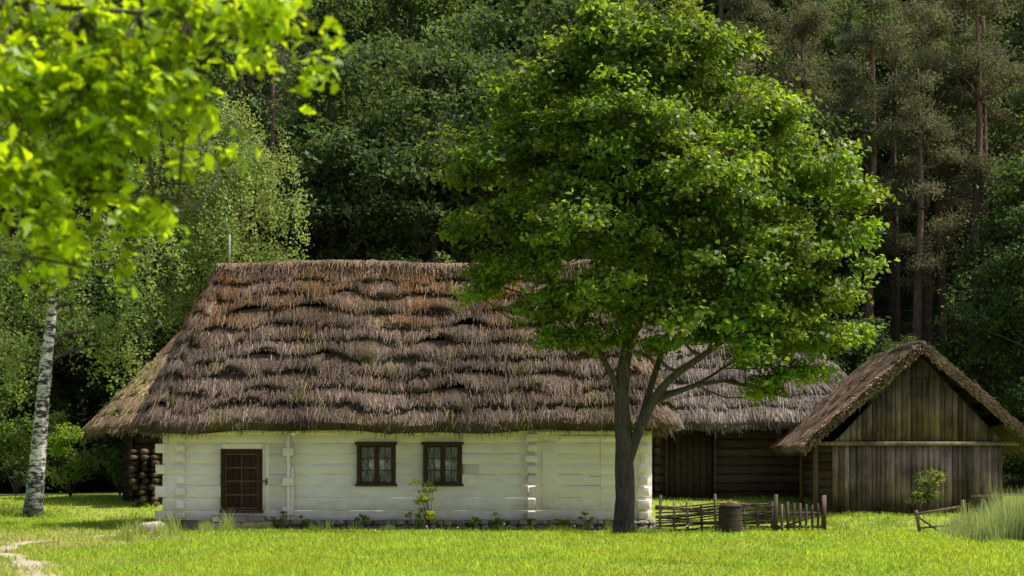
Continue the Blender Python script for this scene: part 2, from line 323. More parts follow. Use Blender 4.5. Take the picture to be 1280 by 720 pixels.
birch('birch_tree',(lx,68,gz),14.5,.6,[(xx(a,66)-lx,dy,zz(b,66)-gz,r) for a,b,r,dy in [(275,130,1.5,0),(240,180,1.8,0),(325,190,1.7,.2),(280,240,2.2,-.3),(350,240,1.2,0),(215,270,1.6,.3),(300,310,1.9,0),(230,340,1.6,0),(345,310,1.1,0),(180,370,1.4,.3),(250,400,1.4,.8),(270,200,1.8,-1),(270,290,1.8,-1.2)]],12,dens=17,rad=.13,col=(.27,.34,.12))
# ------------------------------------------------------------ forest
def dec_tree(h,w,seed,col,ls=.24):
    rng=np.random.default_rng(seed); lobs=[]
    for i in range(20):
        t=rng.uniform(.25,1); r=w*(.95-.65*abs(t-.5)**1.0)*.5; a=rng.uniform(0,6.28); rr=w*.62*math.sin(math.pi*min(1,t*.85+.1))*rng.uniform(.3,1)
        lobs.append((math.cos(a)*rr,math.sin(a)*rr,h*t*.93,r*rng.uniform(.6,1)))
    s=[stem([(0,0,-1),(.2,0,h*.3),(-.2,.1,h*.6),(0,0,h*.95)],[.35,.26,.15,.04],16)]
    return tree('forest_broadleaf',None,s,lobs,9,36,.62,ls,col,seed,M_bark,M_leafD,shell=.55,tone=.3)
def pine_tree(h,seed,col):
    rng=np.random.default_rng(seed); lobs=[]
    for i in range(19):
        t=rng.uniform(.48,1); a=rng.uniform(0,6.28); rr=2.6*(1.25-t)*rng.uniform(.2,1.4)
        lobs.append((math.cos(a)*rr,math.sin(a)*rr,h*t,rng.uniform(.5,1.0)))
    s=[stem([(0,0,-1),(.15,0,h*.4),(-.1,.1,h*.7),(0,0,h)],[.27,.20,.13,.04],20)]
    for i in range(16):
        z=h*rng.uniform(.2,.6); a=rng.uniform(0,6.28); l=rng.uniform(.6,2.2); s.append(stem([(0,0,z),(math.cos(a)*l*.5,math.sin(a)*l*.5,z+.1),(math.cos(a)*l,math.sin(a)*l,z-.2)],[.04,.02,.008],5))
    return tree('forest_pine',None,s,lobs,32,44,.5,.19,col,seed,M_pbark,M_leafD,shell=.6,tone=.25,ratio=.24,upb=.2)
def spruce(h,seed,col):
    rng=np.random.default_rng(seed); lobs=[]
    for i in range(46):
        t=rng.uniform(.05,1); a=rng.uniform(0,6.28); rr=2.8*(1-t)*rng.uniform(.3,1)
        lobs.append((math.cos(a)*rr,math.sin(a)*rr,h*t,.35+.6*(1-t)))
    s=[stem([(0,0,-1),(0,0,h*.5),(0,0,h)],[.28,.18,.03],12)]
    return tree('forest_spruce',None,s,lobs,22,40,.45,.2,col,seed,M_bark,M_leafD,shell=.6,tone=.25,ratio=.25,flat=.35,upb=.2)
D=[dec_tree(17,6.5,21,(.10,.15,.05)),dec_tree(15,7,22,(.125,.18,.058)),dec_tree(19,6,23,(.085,.13,.048))]  # forest leaf colours lifted and greyed to stand in for haze
Pn=[pine_tree(21,31,(.125,.13,.085)),pine_tree(24,32,(.11,.12,.08)),pine_tree(19,33,(.14,.14,.095))]
Sp=[spruce(17,41,(.07,.10,.05))]
forest=empty('distant_forest',(0,80,0)); rng=np.random.default_rng(77)
def place(m,x,y,s=1,sz=1):
    z=float(hgt(x,y)); rz=rng.uniform(0,6.28)
    for me,nm in zip(m,('trunks','foliage')): obj(nm,me,forest,(x,y-80,z),rz,(s,s,s*sz))
y=77.
row=0
while y<132:
    half=.30*y+12; x=-half+rng.uniform(0,3)
    while x<half:
        f=x/(.29*y)
        pj=rng.uniform()
        pinep=(.8 if row<3 else .45) if f>.25 else (.35 if row>1 else .08)
        m=Pn[rng.integers(3)] if pj<pinep else D[rng.integers(3)]
        if rng.uniform()<.08: m=Sp[0]
        sb=1.3 if row>3 else 1
        place(m,x+rng.uniform(-1,1),y+rng.uniform(-2,2),rng.uniform(.85,1.15)*sb,rng.uniform(.9,1.1))
        x+=rng.uniform(3.2,5.2) if pinep<.5 else rng.uniform(2.6,4.4)
    y+=6+row*.8; row+=1
for x,yy,s in [(21.5,72,.8),(24.5,75,.95),(-4,76,.9),(-7.5,78,1),(0,79,1),(-21,70,.75),(-25,73,.9),(28,70,.9),(20.5,69,.62),(11,70,.45),(15.5,70,.42)]: place(D[rng.integers(3)],x,yy,s)
for x,yy,s in [(9.5,73,.95),(12.5,77,1),(15.5,76,.9),(18.5,79,1.0),(17.3,75,.95),(20.3,77,1.05)]: place(Pn[rng.integers(3)],x,yy,s)
lobs=[]
for i in range(150):
    x=rng.uniform(-34,34); y=rng.uniform(70,84); r=rng.uniform(.7,1.8); lobs.append((x,y,float(hgt(x,y))+r*.6,r))
V,F,C_,_=foliage(lobs,8,46,.5,.19,(.08,.125,.035),rng,shell=.5,tone=.3); obj('undergrowth',mesh_from('undergrowth',V,F,M_leafD,C_))
# ------------------------------------------------------------ thatch
def noise2(a,b,seed=0):
    return (np.sin(a*1.3+seed)+np.sin(b*2.1+a*.7+seed*2)+np.sin(a*3.7-b*1.7+seed*3)+np.sin(b*5.3+a*2.9+seed))/4
def thatch(name,parent,E,Rg,n,d,thick,dens,slen,colf,closed,seed,swid=.03,wild=.13,wav=.6):
    rng=np.random.default_rng(seed); g=G()
    E=np.asarray(E,float); Rg=np.asarray(Rg,float); M=len(E)
    T=(np.roll(E,-1,0)-np.roll(E,1,0)) if closed else np.gradient(E,axis=0)
    Dn=E-Rg; N=unit(np.cross(T,Dn)); N*=np.where(N[:,2:3]<0,-1,1)
    arc=np.concatenate([[0],np.cumsum(np.linalg.norm(np.diff(E,axis=0),axis=1))])
    Lg=np.linalg.norm(Dn,axis=1)
    def P(idx,t): return Rg[idx]+(E[idx]-Rg[idx])*(1-t)[:,None]
    idx=np.arange(M)
    und=lambda t: (.06*noise2(arc*.5,t*3,seed))[:,None]
    nb=M if closed else M-1
    a=np.arange(nb); b=(a+1)%M
    for k in range(n):
        j=(rng.normal(0,.16,M)+wav*noise2(arc*.9,np.full(M,k*2.),seed))/n*.6
        t0=np.clip(k/n+(j if k else rng.normal(0,.004,M)),-.02,1); t1=np.full(M,min(1,(k+1.35)/n)); tm=(t0*.6+t1*.4)
        dd=d*np.clip(1+.35*rng.normal(0,1,M)+.5*noise2(arc*1.1,np.full(M,k*3.),seed),.25,2)
        lo=P(idx,t0)+N*(und(t0)+dd[:,None]); mi=P(idx,tm)+N*(und(tm)+dd[:,None]*.55+.02); up=P(idx,t1)+N*und(t1)
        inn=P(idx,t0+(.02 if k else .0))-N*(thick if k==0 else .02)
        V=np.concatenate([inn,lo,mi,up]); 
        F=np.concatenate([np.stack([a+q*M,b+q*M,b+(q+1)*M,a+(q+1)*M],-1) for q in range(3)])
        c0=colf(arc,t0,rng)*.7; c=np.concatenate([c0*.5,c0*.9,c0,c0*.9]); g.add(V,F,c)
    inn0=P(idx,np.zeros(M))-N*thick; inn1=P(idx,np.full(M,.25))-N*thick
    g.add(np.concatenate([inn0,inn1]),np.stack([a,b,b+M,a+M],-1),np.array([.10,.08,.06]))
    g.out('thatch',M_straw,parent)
    tot=arc[-1]; m=int(tot*dens*n)
    s=rng.uniform(0,M-1.001,m); i=s.astype(int); f=(s-i)[:,None]
    e=E[i]*(1-f)+E[(i+1)%M]*f; r=Rg[i]*(1-f)+Rg[(i+1)%M]*f; nn=unit(N[i]*(1-f)+N[(i+1)%M]*f)
    k=rng.integers(0,n,m); u=rng.uniform(-.12,.8,m); u=np.where(rng.uniform(size=m)<.38,rng.uniform(-.25,.2,m),u)
    ar=np.interp(s,np.arange(M),arc); tL=np.clip((k+u+wav*.6*noise2(ar*.9,k*2.,seed))/n,-.02,.995)
    dn=unit(e-r); L=slen*rng.uniform(.4,1.3,m)*np.minimum(1,Lg[i]*(1-tL)+.3)
    low=r+(e-r)*(1-tL)[:,None]
    frac=np.clip(1-(u),0,1)
    off=.03+d*frac*1.05+.05*noise2(ar*.5,tL*3,seed)+rng.uniform(0,.03,m)
    side=unit(np.cross(dn,nn)); 
    lean=.18*noise2(ar*5.1,tL*41,seed+1)+rng.normal(0,wild,m)
    dd=unit(dn+side*lean[:,None]+nn*(rng.normal(.05,.09,m)+.08*noise2(ar*7.3,tL*30,seed+2))[:,None])
    p1=low+nn*off[:,None]; p0=p1-dd*L[:,None]; p0-=nn*.02
    w=(swid*rng.uniform(.4,1.3,m))[:,None]
    tw=unit(side+nn*rng.normal(0,.5,m)[:,None])
    V=np.stack([p0-tw*w*.5,p0+tw*w*.5,p1+tw*w*.2,p1-tw*w*.2],1).reshape(-1,3)
    c=colf(ar,tL,rng)*np.clip(1+.36*rng.normal(0,1,(m,1))+.26*noise2(ar*6.3,tL*37,seed)[:,None],.25,2.2)
    # ragged eave fringe
    m2=int(tot*170); s=rng.uniform(0,M-1.001,m2); i=s.astype(int); f=(s-i)[:,None]
    e=E[i]*(1-f)+E[(i+1)%M]*f; r=Rg[i]*(1-f)+Rg[(i+1)%M]*f; nn=unit(N[i]*(1-f)+N[(i+1)%M]*f); dn=unit(e-r); side=unit(np.cross(dn,nn))
    dep=rng.uniform(-thick,d,m2)[:,None]; q0=e+nn*dep-dn*.12; dd=unit(dn+np.array([0,0,-.35])+side*rng.normal(0,.22,m2)[:,None]+nn*rng.normal(0,.15,m2)[:,None])
    ar2=np.interp(s,np.arange(M),arc)
    q1=q0+dd*((.17+.09*noise2(ar2*3.3,ar2*1.7,seed))[:,None]+rng.exponential(.055,(m2,1))); w=(swid*rng.uniform(.4,1.2,m2))[:,None]
    V2=np.stack([q0-side*w*.5,q0+side*w*.5,q1+side*w*.2,q1-side*w*.2],1).reshape(-1,3)
    c2=colf(ar2,np.zeros(m2),rng)*np.clip(.95+.35*rng.normal(0,1,(m2,1)),.25,1.8)
    V=np.vstack([V,V2]); c=np.vstack([c,c2]); m+=m2
    obj('straw_ends',mesh_from('straw',V,np.arange(4*m).reshape(-1,4),M_straw,np.repeat(c,4,0)),parent)
def hip_curves(x0,x1,y0,y1,ze,rx0,rx1,ry,zr,cr=.8,step=.22,sag=.0):
    pts=[]
    def seg(p,q):
        n=max(2,int(math.dist(p,q)/step)); 
        for i in range(n): pts.append((p[0]+(q[0]-p[0])*i/n,p[1]+(q[1]-p[1])*i/n))
    def arc(cx,cy,a0):
        n=7
        for i in range(n): a=a0+math.pi/2*i/n; pts.append((cx+cr*math.cos(a),cy+cr*math.sin(a)))
    seg((x0+cr,y0),(x1-cr,y0)); arc(x1-cr,y0+cr,-math.pi/2); seg((x1,y0+cr),(x1,y1-cr)); arc(x1-cr,y1-cr,0)
    seg((x1-cr,y1),(x0+cr,y1)); arc(x0+cr,y1-cr,math.pi/2); seg((x0,y1-cr),(x0,y0+cr)); arc(x0+cr,y0+cr,math.pi)
    p=np.array(pts); E=np.column_stack([p,np.full(len(p),ze)+.05*np.sin(p[:,0]*.8)+.03*np.sin(p[:,0]*2.3)])
    rx=np.clip(p[:,0],rx0,rx1); Rr=np.column_stack([rx,np.full(len(p),ry)+.12*np.sign(p[:,1]-ry),zr+.05*np.sin(rx*.9)-sag*np.sin((rx-rx0)/(rx1-rx0)*math.pi)])
    return E,Rr
def ridge_cap(parent,x0,x1,y,z,rad,col,seed,axis=0,dens=220,ln=.7):
    rng=np.random.default_rng(seed); g=G()
    n=int((x1-x0)/.3); xv=np.linspace(x0,x1,n)
    Z=z+.05*np.sin(xv*.9)+rng.normal(0,.02,n)
    P=np.column_stack([xv,np.full(n,y),Z-.05]) if axis==0 else np.column_stack([np.full(n,y),xv,Z-.05])
    tube(g,P,rad*(1+.1*rng.normal(0,1,n)),10,np.array(col)*.8)
    m=int((x1-x0)*dens); u=rng.uniform(x0,x1,m); a=rng.choice([-1,1],m)*rng.uniform(.1,1.1,m)
    zc=z+.05*np.sin(u*.9)-.05
    d0=np.column_stack([np.zeros(m),np.sin(a),np.cos(a)]); t0=np.column_stack([rng.normal(0,.15,m),np.cos(a)*np.sign(a),-np.abs(np.sin(a))-.15])
    c0=np.column_stack([u,np.full(m,y),zc]); p0=c0+d0*(rad+.02); L=(ln*rng.uniform(.4,1,m))[:,None]; p1=p0+unit(t0)*L+d0*rng.uniform(-.06,.06,m)[:,None]
    w=.014; V=np.stack([p0-[w,0,0],p0+[w,0,0],p1+[w*.5,0,0],p1-[w*.5,0,0]],1)
    if axis==1: V=V[:,:,[1,0,2]]
    c=np.array(col)*np.clip(1+.35*rng.normal(0,1,(m,1)),.3,2)
    g.add(V.reshape(-1,3),np.arange(4*m).reshape(-1,4),np.repeat(c,4,0)); g.out('ridge_thatch',M_straw,parent)
def lerp_col(c1,c2,f): f=f[:,None]; return np.array(c1)*(1-f)+np.array(c2)*f
def col_house(ar,t,rng):
    nz=noise2(ar*1.1,t*14,2)+rng.normal(0,.18,len(ar))
    base=lerp_col((.255,.19,.145),(.155,.11,.08),np.clip(.5+nz,0,1))
    f=ss(.40,.75,t)*np.clip(.42+1.2*noise2(ar*1.7,t*22,5)+rng.normal(0,.3,len(ar)),0,1)*.85
    c=base*(1-f[:,None])+np.array([.25,.115,.036])*f[:,None]
    f2=((noise2(ar*2.3,t*9,9)+rng.normal(0,.15,len(ar)))>.50).astype(float)*.6
    return c*(1-f2[:,None])+np.array([.20,.165,.04])*f2[:,None]
def col_tan(ar,t,rng):
    nz=np.clip(.5+.6*noise2(ar*.8,t*6,4)+rng.normal(0,.2,len(ar)),0,1); return lerp_col((.31,.22,.135),(.22,.16,.105),nz)
def col_tan_lifted(ar,t,rng): return col_tan(ar,t,rng)*1.4  # lighter tan, brightened to make up for slopes the sun misses
def col_grey(ar,t,rng):
    nz=np.clip(.5+.6*noise2(ar*.8,t*6,4)+rng.normal(0,.2,len(ar)),0,1); return lerp_col((.31,.255,.205),(.22,.175,.14),nz)
# ------------------------------------------------------------ log beams
def beam(g,x0,x1,yf,dep,z0,z1,col,axis=0,jit=.008,step=.45,rnd=.045,sgn=1,gap=.006):
    n=max(2,int((x1-x0)/step)+1); xs_=np.linspace(x0,x1,n); h=(z1-z0)/2; zc=(z0+z1)/2
    prof=[(0,-h+rnd*1.1),(rnd*.6,-h+gap),(dep,-h+gap),(dep,h-gap),(rnd*.6,h-gap),(0,h-rnd*1.1)]
    k=len(prof); V=[]
    o1=R.normal(0,jit,n);o2=R.normal(0,jit*.8,n)
    for i,x in enumerate(xs_):
        for (py,pz) in prof:
            yy=yf+sgn*(py+(o1[i] if py<dep*.9 else 0)); zz_=zc+pz+o2[i]*.6
            V.append((x,yy,zz_) if axis==0 else (yy,x,zz_))
    F=[]
    for i in range(n-1):
        for q in range(k): F.append([i*k+q,i*k+(q+1)%k,(i+1)*k+(q+1)%k,(i+1)*k+q])
    for b_ in (0,(n-1)*k): F+= [[b_,b_+1,b_+4,b_+5],[b_+1,b_+2,b_+3,b_+4]]
    g.add(V,F,col)
def minus(x0,x1,ops):
    segs=[(x0,x1)]
    for a,b in ops:
        ns=[]
        for s,e in segs:
            if b<=s or a>=e: ns.append((s,e)); continue
            if a>s: ns.append((s,a))
            if b<e: ns.append((b,e))
        segs=ns
    return segs
# ------------------------------------------------------------ farmhouse
H=empty('thatched_farmhouse',(0,0,0))
hx0,hx1,hy0,hy1=-9.93,3.98,50.,56.6
zb=[0,.28,.64,.99,1.30,1.6,1.9,2.2,2.50,2.85]
door=(-8.27,-7.09,.28,2.2); wins=[(-4.40,-3.30,.99,2.2),(-2.52,-1.42,.99,2.2)]
g=G(); gb=G()
for k in range(len(zb)-1):
    a,b=zb[k],zb[k+1]; ops=[(o[0],o[1]) for o in [door]+wins if o[2]<b-.01 and o[3]>a+.01]
    ops2=ops+[(-6.40,-6.18),(.46,.66)]
    for s,e in minus(hx0,hx1,ops2): 
        beam(g,s+.004,e-.004,hy0+R.uniform(-.010,.010),.12,a,b,(R.uniform(.96,1),)*3,rnd=.016,gap=.0015,jit=.011)
    for s,e in minus(hx0+.05,hx1-.05,ops): box(gb,s,e,hy0+.022,hy0+.25,a,b,(.95,.95,.95))
    for xe,sg in ((hx0,1),(hx1,-1)): beam(g,hy0+.26,hy1,xe,.14,a,b,(.9,.9,.88),axis=1,sgn=sg)
    beam(g,hx0,hx1,hy1,.14,a,b,(.9,.9,.88),sgn=-1)
g.out('limewashed_logs',M_white,H); gb.out('wall_core',M_white,H)
g=G()
for xc in (-9.40,.56,3.72):
    for k in range(len(zb)-2):
        a,b=zb[k],zb[k+1]; w=.12+R.uniform(-.03,.05); pr=.17+R.uniform(-.05,.06)
        box(g,xc-w+R.uniform(-.03,.03),xc+w+R.uniform(-.03,.03),hy0-pr,hy0+.1,a+.05,b-.05,(R.uniform(.82,1),)*3,.012)
for k in range(0,len(zb)-2):
    a,b=zb[k],zb[k+1]
    if k%2==0: box(g,hx0-.20,hx0+.1,hy0-.05,hy0+.15,a+.02,b-.02,(.95,)*3,.008)
box(g,-6.395,-6.29,hy0-.09,hy0+.1,.0,2.5,(1,1,1),.004); box(g,-6.28,-6.185,hy0-.06,hy0+.1,.0,1.5,(.95,.95,.95),.004)
for k in (0,2,4): box(g,-6.50,-6.18,hy0-.15,hy0-.092,.15+k*.42,.38+k*.42,(.95,)*3,.008)
box(g,-7.0,-6.9,hy0-.03,hy0+.05,.28,2.18,(1,1,1),.003)
box(g,.86,1.30,hy0-.03,hy0+.05,.35,2.25,(.97,.97,.96),.002)
box(g,door[0]+.0,door[1]-.0,hy0+.01,hy0+.1,2.02,2.19,(1,1,1),.003)
box(g,1.4,3.3,hy0-.06,hy0+.05,2.28,2.40,(1,1,1),.004)
box(g,-9.2,3.5,hy0-.035,hy0+.04,2.46,2.56,(.95,.95,.95),.003)
g.out('notched_log_ends',M_white,H,bevel=.018)
g=G(); gd=G(); gc=G(); gg=G()
for (x0,x1,z0,z1) in wins:
    for a in ((x0,x1,z1-.1,z1),(x0,x1,z0,z0+.09),(x0,x0+.09,z0+.091,z1-.101),(x1-.09,x1,z0+.091,z1-.101)): box(g,a[0],a[1],hy0-.045,hy0+.12,a[2],a[3],(1,1,1),.002)
    box(g,x0-.05,x1+.05,hy0-.085,hy0-.047,z0-.02,z0+.045); box(g,x0-.05,x1+.05,hy0-.085,hy0-.047,z1-.055,z1+.03)
    xm=(x0+x1)/2; box(g,xm-.035,xm+.035,hy0-.01,hy0+.08,z0+.091,z1-.101)
    for q in (1,2):
        zq=z0+.09+(z1-z0-.19)*q/3; box(g,x0+.091,xm-.036,hy0+.012,hy0+.06,zq-.014,zq+.014,(1.5,1.4,1.3)); box(g,xm+.036,x1-.091,hy0+.012,hy0+.06,zq-.014,zq+.014,(1.5,1.4,1.3))
    for sx in ((x0+.091,x0+.125),(xm-.068,xm-.037),(xm+.037,xm+.068),(x1-.125,x1-.091)): box(g,sx[0],sx[1],hy0+.006,hy0+.07,z0+.092,z1-.102,(1.5,1.4,1.3))
    for mx_ in ((x0+.125+xm-.068)/2,(xm+.068+x1-.125)/2): box(g,mx_-.011,mx_+.011,hy0+.014,hy0+.058,z0+.093,z1-.103,(1.5,1.4,1.3))
    box(gg,x0+.09,x1-.09,hy0+.062,hy0+.066,z0+.09,z1-.10)
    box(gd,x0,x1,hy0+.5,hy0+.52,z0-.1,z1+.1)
    for (c0,c1,top,bot) in ((x0+.08,xm-.07,z1-.12,z0+.1),(xm+.07,x1-.08,z1-.12,z0+.1)):
        n=22; u=np.linspace(0,1,n); Xc=c0+(c1-c0)*u; Yc=hy0+.14+.02*np.sin(u*30)
        V=np.concatenate([np.column_stack([Xc,Yc,np.full(n,bot)+ .0]),np.column_stack([Xc,Yc,np.full(n,top)])])
        i=np.arange(n-1); gc.add(V,np.stack([i,i+1,i+1+n,i+n],-1))
x0,x1,z0,z1=door
for a in ((x0,x0+.09,z0,2.01),(x1-.09,x1,z0,2.01),(x0+.091,x1-.091,1.92,2.01)): box(g,a[0],a[1],hy0-.03,hy0+.1,a[2],a[3],(.7,.7,.7),.002)
box(g,x0-.03,x1+.03,hy0-.06,hy0+.1,z0-.06,z0-.002,(1.3,1.3,1.3))
for q in range(4):
    w=(x1-x0-.19)/4; box(g,x0+.095+q*w+.004,x0+.095+(q+1)*w-.004,hy0+.05,hy0+.09,z0+.01,1.915,(R.uniform(.3,.8),)*3,.001)
for q in range(5):
    zq=z0+.03+q*.385; box(g,x0+.1,x1-.1,hy0+.0,hy0+.049,zq,zq+.06,(1.8,1.5,1.3),.001)
for q in range(3): xq=x0+.1+q*.46; box(g,xq,xq+.06,hy0+.003,hy0+.048,z0+.096,1.9,(1.5,1.3,1.1),.001)
g.out('window_and_door_joinery',M_frame,H,bevel=.006); gd.out('dark_interior',M_room,H); gc.out('lace_curtains',M_curt,H); gg.out('window_glass',M_glass,H)
g=G(); tube(g,[(x1-.08,hy0-.07,1.1),(x1+.1,hy0-.08,1.12),(x1+.16,hy0-.05,1.08)],.018,6); tube(g,[(x1+.12,hy0-.06,1.0),(x1+.13,hy0-.07,1.2)],.02,6); box(g,x1-.17,x1-.05,hy0-.055,hy0-.032,1.02,1.16)
g.out('iron_latch',M_iron,H)
g=G(); box(g,hx0+.05,hx1-.05,hy0+.03,hy1-.05,-.5,-.005,(.6,.6,.6)); 
x=-8.7
while x<hx1:
    w=R.uniform(.18,.42)
    for zc,hh in ((-.06,.075),(-.22,.10)): stone(g,(x+w/2+R.uniform(-.06,.06),hy0-.12+R.uniform(-.05,.03),zc),(w*.52,.16,hh),(R.uniform(.55,1.05),)*3)
    x+=w*1.0
box(g,-8.75,-6.75,hy0-.85,hy0-.30,-.4,-.05,(1.1,1.05,1),.02); box(g,-8.45,-6.95,hy0-.5,hy0-.1,-.03,.13,(1,.95,.9),.015)
g.out('stone_foundation',M_stone,H,smooth=False,bevel=.012)
g=G(); box(g,hx0+.1,hx1-.1,hy0+.1,hy1-.1,2.84,2.9); 
g.out('ceiling',M_dark,H)
E,Rr=hip_curves(-10.65,4.66,49.25,57.35,2.66,-8.75,2.85,53.3,7.5)
thatch('roof',H,E,Rr,10,.15,.24,160,.40,col_house,True,4,.020,.20,.85)
ridge_cap(H,-8.95,3.0,53.3,7.55,.22,(.24,.165,.105),8)
g=G(); tube(g,[(-8.55,53.3,7.4),(-8.55,53.3,8.55)],.022,6); 
P=[(2.5,49.05,2.55),(2.5,49.3,2.35),(2.5,49.85,2.3),(2.5,49.85,-.2)]; tube(g,P,.012,5)
for zq in (1.0,1.25): tube(g,[(2.2,49.9,zq),(2.5,49.85,zq)],.012,5)
g.out('lightning_rod',M_galv,H)
# ------------------------------------------------------------ barns
def log_barn(name,x0,x1,y0,y1,zg,zt,door_=None):
    B=empty(name,(0,0,0)); g=G(); k=int((zt-zg)/.3); dz=(zt-zg)/k
    for q in range(k):
        a=zg+q*dz; b=a+dz; c=(R.uniform(.7,1.3),)*3
        ops=[door_] if door_ and q<k-1 else []
        for s,e in minus(x0-.2,x1+.2,ops): beam(g,s,e,y0,.2,a,b,c,rnd=.07)
        beam(g,x0-.2,x1+.2,y1,.2,a,b,c,sgn=-1,rnd=.07)
        for xe,sg in ((x0,1),(x1,-1)): beam(g,y0-.25,y1+.25,xe,.2,a+.04,b+.02,c,axis=1,sgn=sg,rnd=.07)
    box(g,x0,x1,y0+.16,y1-.16,zg-.4,zg-.01,(.8,.8,.8))
    g.out('log_walls',M_dark,B)
    if door_:
        g=G(); a,b=door_; m=7; w=(b-a)/m
        for q in range(m): box(g,a+q*w+.01,a+(q+1)*w-.01,y0+.1,y0+.14,zg,zt-dz,(R.uniform(.6,1.2),)*3,.003)
        box(g,a-.12,a-.01,y0-.06,y0+.15,zg,zt-.1,(1.3,1.3,1.3)); box(g,b+.01,b+.12,y0-.06,y0+.15,zg,zt-.1,(1.3,1.3,1.3))
        g.out('barn_door',M_dark,B)
    return B
B1=log_barn('log_barn',-13.3,-2,61,67.4,.15,2.95)
E,Rr=hip_curves(-14.75,-.8,60.0,68.4,2.76,-10.85,-3,64.2,7.55,cr=1.0,step=.3)
thatch('roof',B1,E,Rr,9,.03,.25,90,.5,col_tan_lifted,True,6,.026,.09)
ridge_cap(B1,-10.9,-3,64.2,7.6,.2,(.25,.18,.12),9)
g=G(); tube(g,[(-11.0,64.2,7.4),(-11.0,64.2,8.3)],.025,6); g.out('lightning_rod',M_galv,B1)
g=G()
for i in range(10):
    for j in range(3):
        if R.uniform()<.92: tube(g,[(-12.85+j*.36+R.uniform(-.06,.06),59.6+R.uniform(-.15,.15),.22+i*.2),(-12.8+j*.36,60.6,.22+i*.2)],R.uniform(.07,.11),8,np.array([1,.85,.7])*R.uniform(.3,.8))
g.out('firewood_stack',M_grey,None)
B2=log_barn('log_barn',5.0,12.6,62,68.5,.3,3.1,(5.5,7.1))
E,Rr=hip_curves(2.6,13.6,61.0,69.5,2.99,4.2,9.8,65.2,7.0,cr=1.0,step=.3)
thatch('roof',B2,E,Rr,8,.06,.28,95,.5,col_grey,True,16,.026)
ridge_cap(B2,4.1,9.9,65.2,7.05,.2,(.26,.22,.18),10)
# ------------------------------------------------------------ gable shed
S=empty('board_shed',(0,0,0)); sx0,sx1,sy0,sy1=10.2,15.65,56.,62.; sm=12.93
def roofz(x): return 2.3+(5.15-2.3)*(1-abs(x-sm)/2.73)
g=G(); x=sx0
while x<sx1-.05:
    w=min(R.uniform(.13,.24),sx1-x); c=R.uniform(.4,1.25); cc=(c*1.05,c*R.uniform(.91,1),c*R.uniform(.85,1.0)); x2=x+w-R.uniform(.006,.02)
    o=R.uniform(-.015,.015); box(g,x,x2,sy0+o,sy0+.03+o,-.02+R.uniform(-.03,.08),2.2,cc,.003)
    za,zb2=roofz(x)-.05,roofz(x2)-.05; zl=2.28+R.uniform(-.02,.02)
    if x<sm<x2: za=zb2=min(za,zb2)
    V=[(x,sy0-.05+o,zl),(x2,sy0-.05+o,zl),(x2,sy0-.02+o,zl),(x,sy0-.02+o,zl),(x,sy0-.05+o,max(za,zl+.02)),(x2,sy0-.05+o,max(zb2,zl+.02)),(x2,sy0-.02+o,max(zb2,zl+.02)),(x,sy0-.02+o,max(za,zl+.02))]
    c=R.uniform(.3,.85); g.add(V,BF,(c*1.05,c*.93,c*.88)); x+=w
box(g,sx0-.45,sx1+.45,sy0-.13,sy0-.068,2.19,2.31,(1.1,1.02,.95),.006)
g.out('weathered_boards',M_grey,S)
g=G(); box(g,sx0+.05,sx1-.05,sy0+.06,sy0+.1,0,2.3,(.5,)*3); 
V=[(sx0+.1,sy0+.06,2.3),(sx1-.1,sy0+.06,2.3),(sm,sy0+.06,5.0),(sm-.01,sy0+.06,5.0)]; g.add(V,[[0,1,2,3]],(.3,)*3)
for q in range(8):
    a=.0+q*.28
    for xe,sg in ((sx0,1),(sx1,-1)): beam(g,sy0+.1,sy1,xe,.16,a,a+.28,(R.uniform(.8,1.6),)*3,axis=1,sgn=sg,rnd=.06)
    beam(g,sx0,sx1,sy1,.16,a,a+.28,(1,1,1),sgn=-1)
box(g,sx0-.62,sx0-.48,sy0-.1,sy0+.05,.0,2.2,(1.4,)*3); box(g,sx0-.6,sx0-.48,sy0+2.6,sy0+2.75,.0,2.2,(1.2,)*3); box(g,sx0-.64,sx0-.46,sy0-.3,sy1+.2,2.2,2.32,(1.2,)*3)
for a in ((sm-.28,sm-.24,3.75,4.35),(sm+.24,sm+.28,3.75,4.35),(sm-.24,sm+.24,3.75,3.79),(sm-.24,sm+.24,4.31,4.35)): box(g,a[0],a[1],sy0-.09,sy0-.068,a[2],a[3],(.8,)*3)
g.out('timber_frame',M_dark,S)
